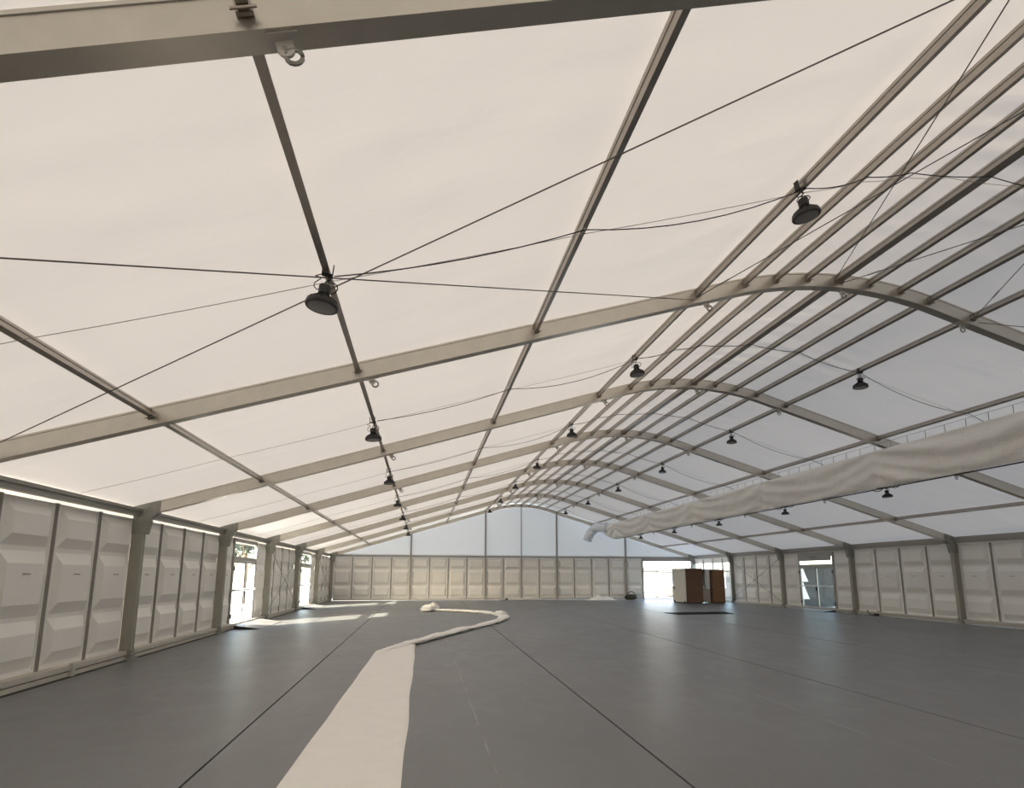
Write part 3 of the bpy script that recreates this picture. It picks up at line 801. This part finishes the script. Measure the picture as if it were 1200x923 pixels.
tree(-18.5, 39.5, 7.2, 2.6, 'leafy green tree seen through the transom of the first door', 3)
tree(-23.0, 50.0, 7.5, 2.9, 'taller leafy tree farther out beyond the first door', 8)
tree(-19.0, 64.0, 7.0, 2.6, 'leafy tree beyond the door in the gable corner', 12)
def barrier(x, y, rz, label):
    b = empty('crowd_barrier', (x, y, -.33)); b.rotation_euler = (0, 0, rz); tag(b, label, 'barrier', 'crowd barriers outside')
    M = ALUD
    MB().tube([(-1.1, 0, .12), (-1.1, 0, 1.05), (-1.05, 0, 1.1), (1.05, 0, 1.1), (1.1, 0, 1.05), (1.1, 0, .12)], .02, 8).build('frame', M, b)
    MB().tube([(-1.1, 0, .22), (1.1, 0, .22)], .015, 8).build('lower_rail', M, b)
    bar = MB().tube([(0, 0, .22), (0, 0, 1.1)], .008, 6).mesh('bar', M)
    for i in range(15): place('bar', bar, b, (-.98+.14*i, 0, 0))
    for xx in (-.8, .8): MB().tube([(xx, -.3, .0), (xx, -.25, .05), (xx, 0, .2), (xx, .25, .05), (xx, .3, 0)], .018, 8).build('foot', M, b)
barrier(-15.2, 28.3, .9, 'steel crowd barrier standing outside the first glazed door')
barrier(-15.4, 44.0, 1.2, 'steel crowd barrier outside the door by the gable corner')
# container and cabin outside the right wall
def container():
    c = empty('storage_container', (16.6, 31.5, -.33)); tag(c, 'dark ribbed storage container outside the right wall door', 'container')
    m_ = MB(); L = 5.2; n = 40; D = .05
    ring0 = []; ring1 = []
    for i in range(n+1):
        y = .05+(L-.1)*i/n; x = 0 if (i//2) % 2 else D
        ring0.append((x, y, .15)); ring1.append((x, y, 2.45))
    m_.sweep([ring0, ring1], closed=False)
    m_.build('ribbed_side', CONTAINER, c)
    MB().box(.06, 2.4, .05, L-.05, .12, 2.48).build('body', CONTAINER, c)
    for y in (0, L-.1):
        for x in (0, 2.3): MB().box(x, x+.1, y, y+.1, 0, 2.55).build('corner_post', CONTAINER, c)
    MB().box(0, 2.4, 0, L, 2.48, 2.58).build('top_frame', CONTAINER, c); MB().box(0, 2.4, 0, L, .0, .12).build('bottom_frame', CONTAINER, c)
container()
def cabin(x0, y0, label, M):
    c = empty('site_cabin', (x0, y0, -.33)); tag(c, label, 'cabin')
    MB().box(0, 4, 0, 12, .1, 2.25).build('body', M, c)
    MB().box(-.15, 4.15, -.15, 12.15, 2.25, 2.35).build('roof', WHITEP, c)
    for i in range(4):
        y = .8+2.9*i
        f = MB().box(-.04, .0, y, y+1.6, 1.0, 2.1).build('window', WHITEP, c)
        MB().box(-.045, -.04, y+.08, y+.76, 1.08, 2.02).build('pane', SKYPANE, f); MB().box(-.045, -.04, y+.84, y+1.52, 1.08, 2.02).build('pane', SKYPANE, f)
    for i in range(2):
        x = .6+1.7*i
        f = MB().box(x, x+1.2, -.04, 0, 1.0, 2.1).build('window', WHITEP, c)
        MB().box(x+.08, x+1.12, -.045, -.04, 1.08, 2.02).build('pane', SKYPANE, f)
SKYPANE = mat('cabin_pane', (.35, .5, .62), .08, .0, .8)
cabin(15.4, 37.4, 'dark grey site cabin with pale blue windows outside the glazed wall', CABIN)
cabin(22.6, 33.5, 'grey site cabin with blue windows glimpsed past the dark container', FASCIA)
def canopy():  # added roof that keeps sky light off the area outside the right door
    c = empty('canopy', (13.2, 23, -.33)); tag(c, 'dark flat canopy on posts, added to shade the area outside the right wall door', 'canopy')
    MB().box(0, 7, 0, 9.2, 3.15, 3.25).build('roof_deck', CABIN, c)
    for x in (.1, 6.8):
        for y in (.1, 9.0): MB().box(x, x+.1, y, y+.1, 0, 3.15).build('post', ALUD, c)
canopy()
# white cloth tied outside the right door
def pennant():
    c = empty('tied_curtain', (13.25, 26.95, .1)); tag(c, 'white curtain tied in two bunches outside the right wall door', 'curtain')
    for z0, z1 in ((1.15, 2.0), (.25, 1.1)):
        m_ = MB(); rings = []
        for i in range(9):
            t = i/8; r = .05+.22*(t**1.2)
            z = z1+(z0-z1)*t
            rings.append([(r*math.cos(a)*(1+.15*math.sin(5*a)), r*math.sin(a)*(1+.15*math.sin(5*a)), z) for a in [2*math.pi*j/20 for j in range(20)]])
        m_.sweep(rings); m_.build('curtain_bunch', WHITECLOTH, c, True)
    MB().tube([(0, 0, -.42), (0, 0, 2.05)], .03, 8).build('curtain_pole', ALUD, c)
pennant()
# white hall beyond the gable opening
HALLW = mat('hall_render', (.40, .40, .39), .7, nscale=1, namt=.05)
def hall():
    c = empty('white_hall', (8, 50, -.33)); tag(c, 'bright white hall with a grey fascia seen through the open roller door', 'building')
    MB().box(0, 22, 0, 8, 0, 2.35).build('wall', HALLW, c)
    MB().box(-.3, 22.3, -.4, 8.3, 2.35, 2.6).build('fascia', FASCIA, c)
    MB().box(-.3, 22.3, -.4, 8.3, 2.6, 3.8).build('roof', HALLW, c)
    for x in (4.2, 9.5, 14.8): MB().box(x, x+.12, -.05, 0, 0, 2.35).build('wall_strip', FASCIA, c)
hall()
for i, (x, y) in enumerate(((13.6, 46.5),)):
    o = empty('traffic_cone', (x, y, -.33)); tag(o, 'small grey cone standing in the yard before the white hall', 'cone')
    MB().box(-.18, .18, -.18, .18, 0, .03).build('base', DARKMAT, o); MB().lathe([(.13, .03), (.03, .5), (.02, .52)], n=14).build('cone_body', TAUPE, o, True)
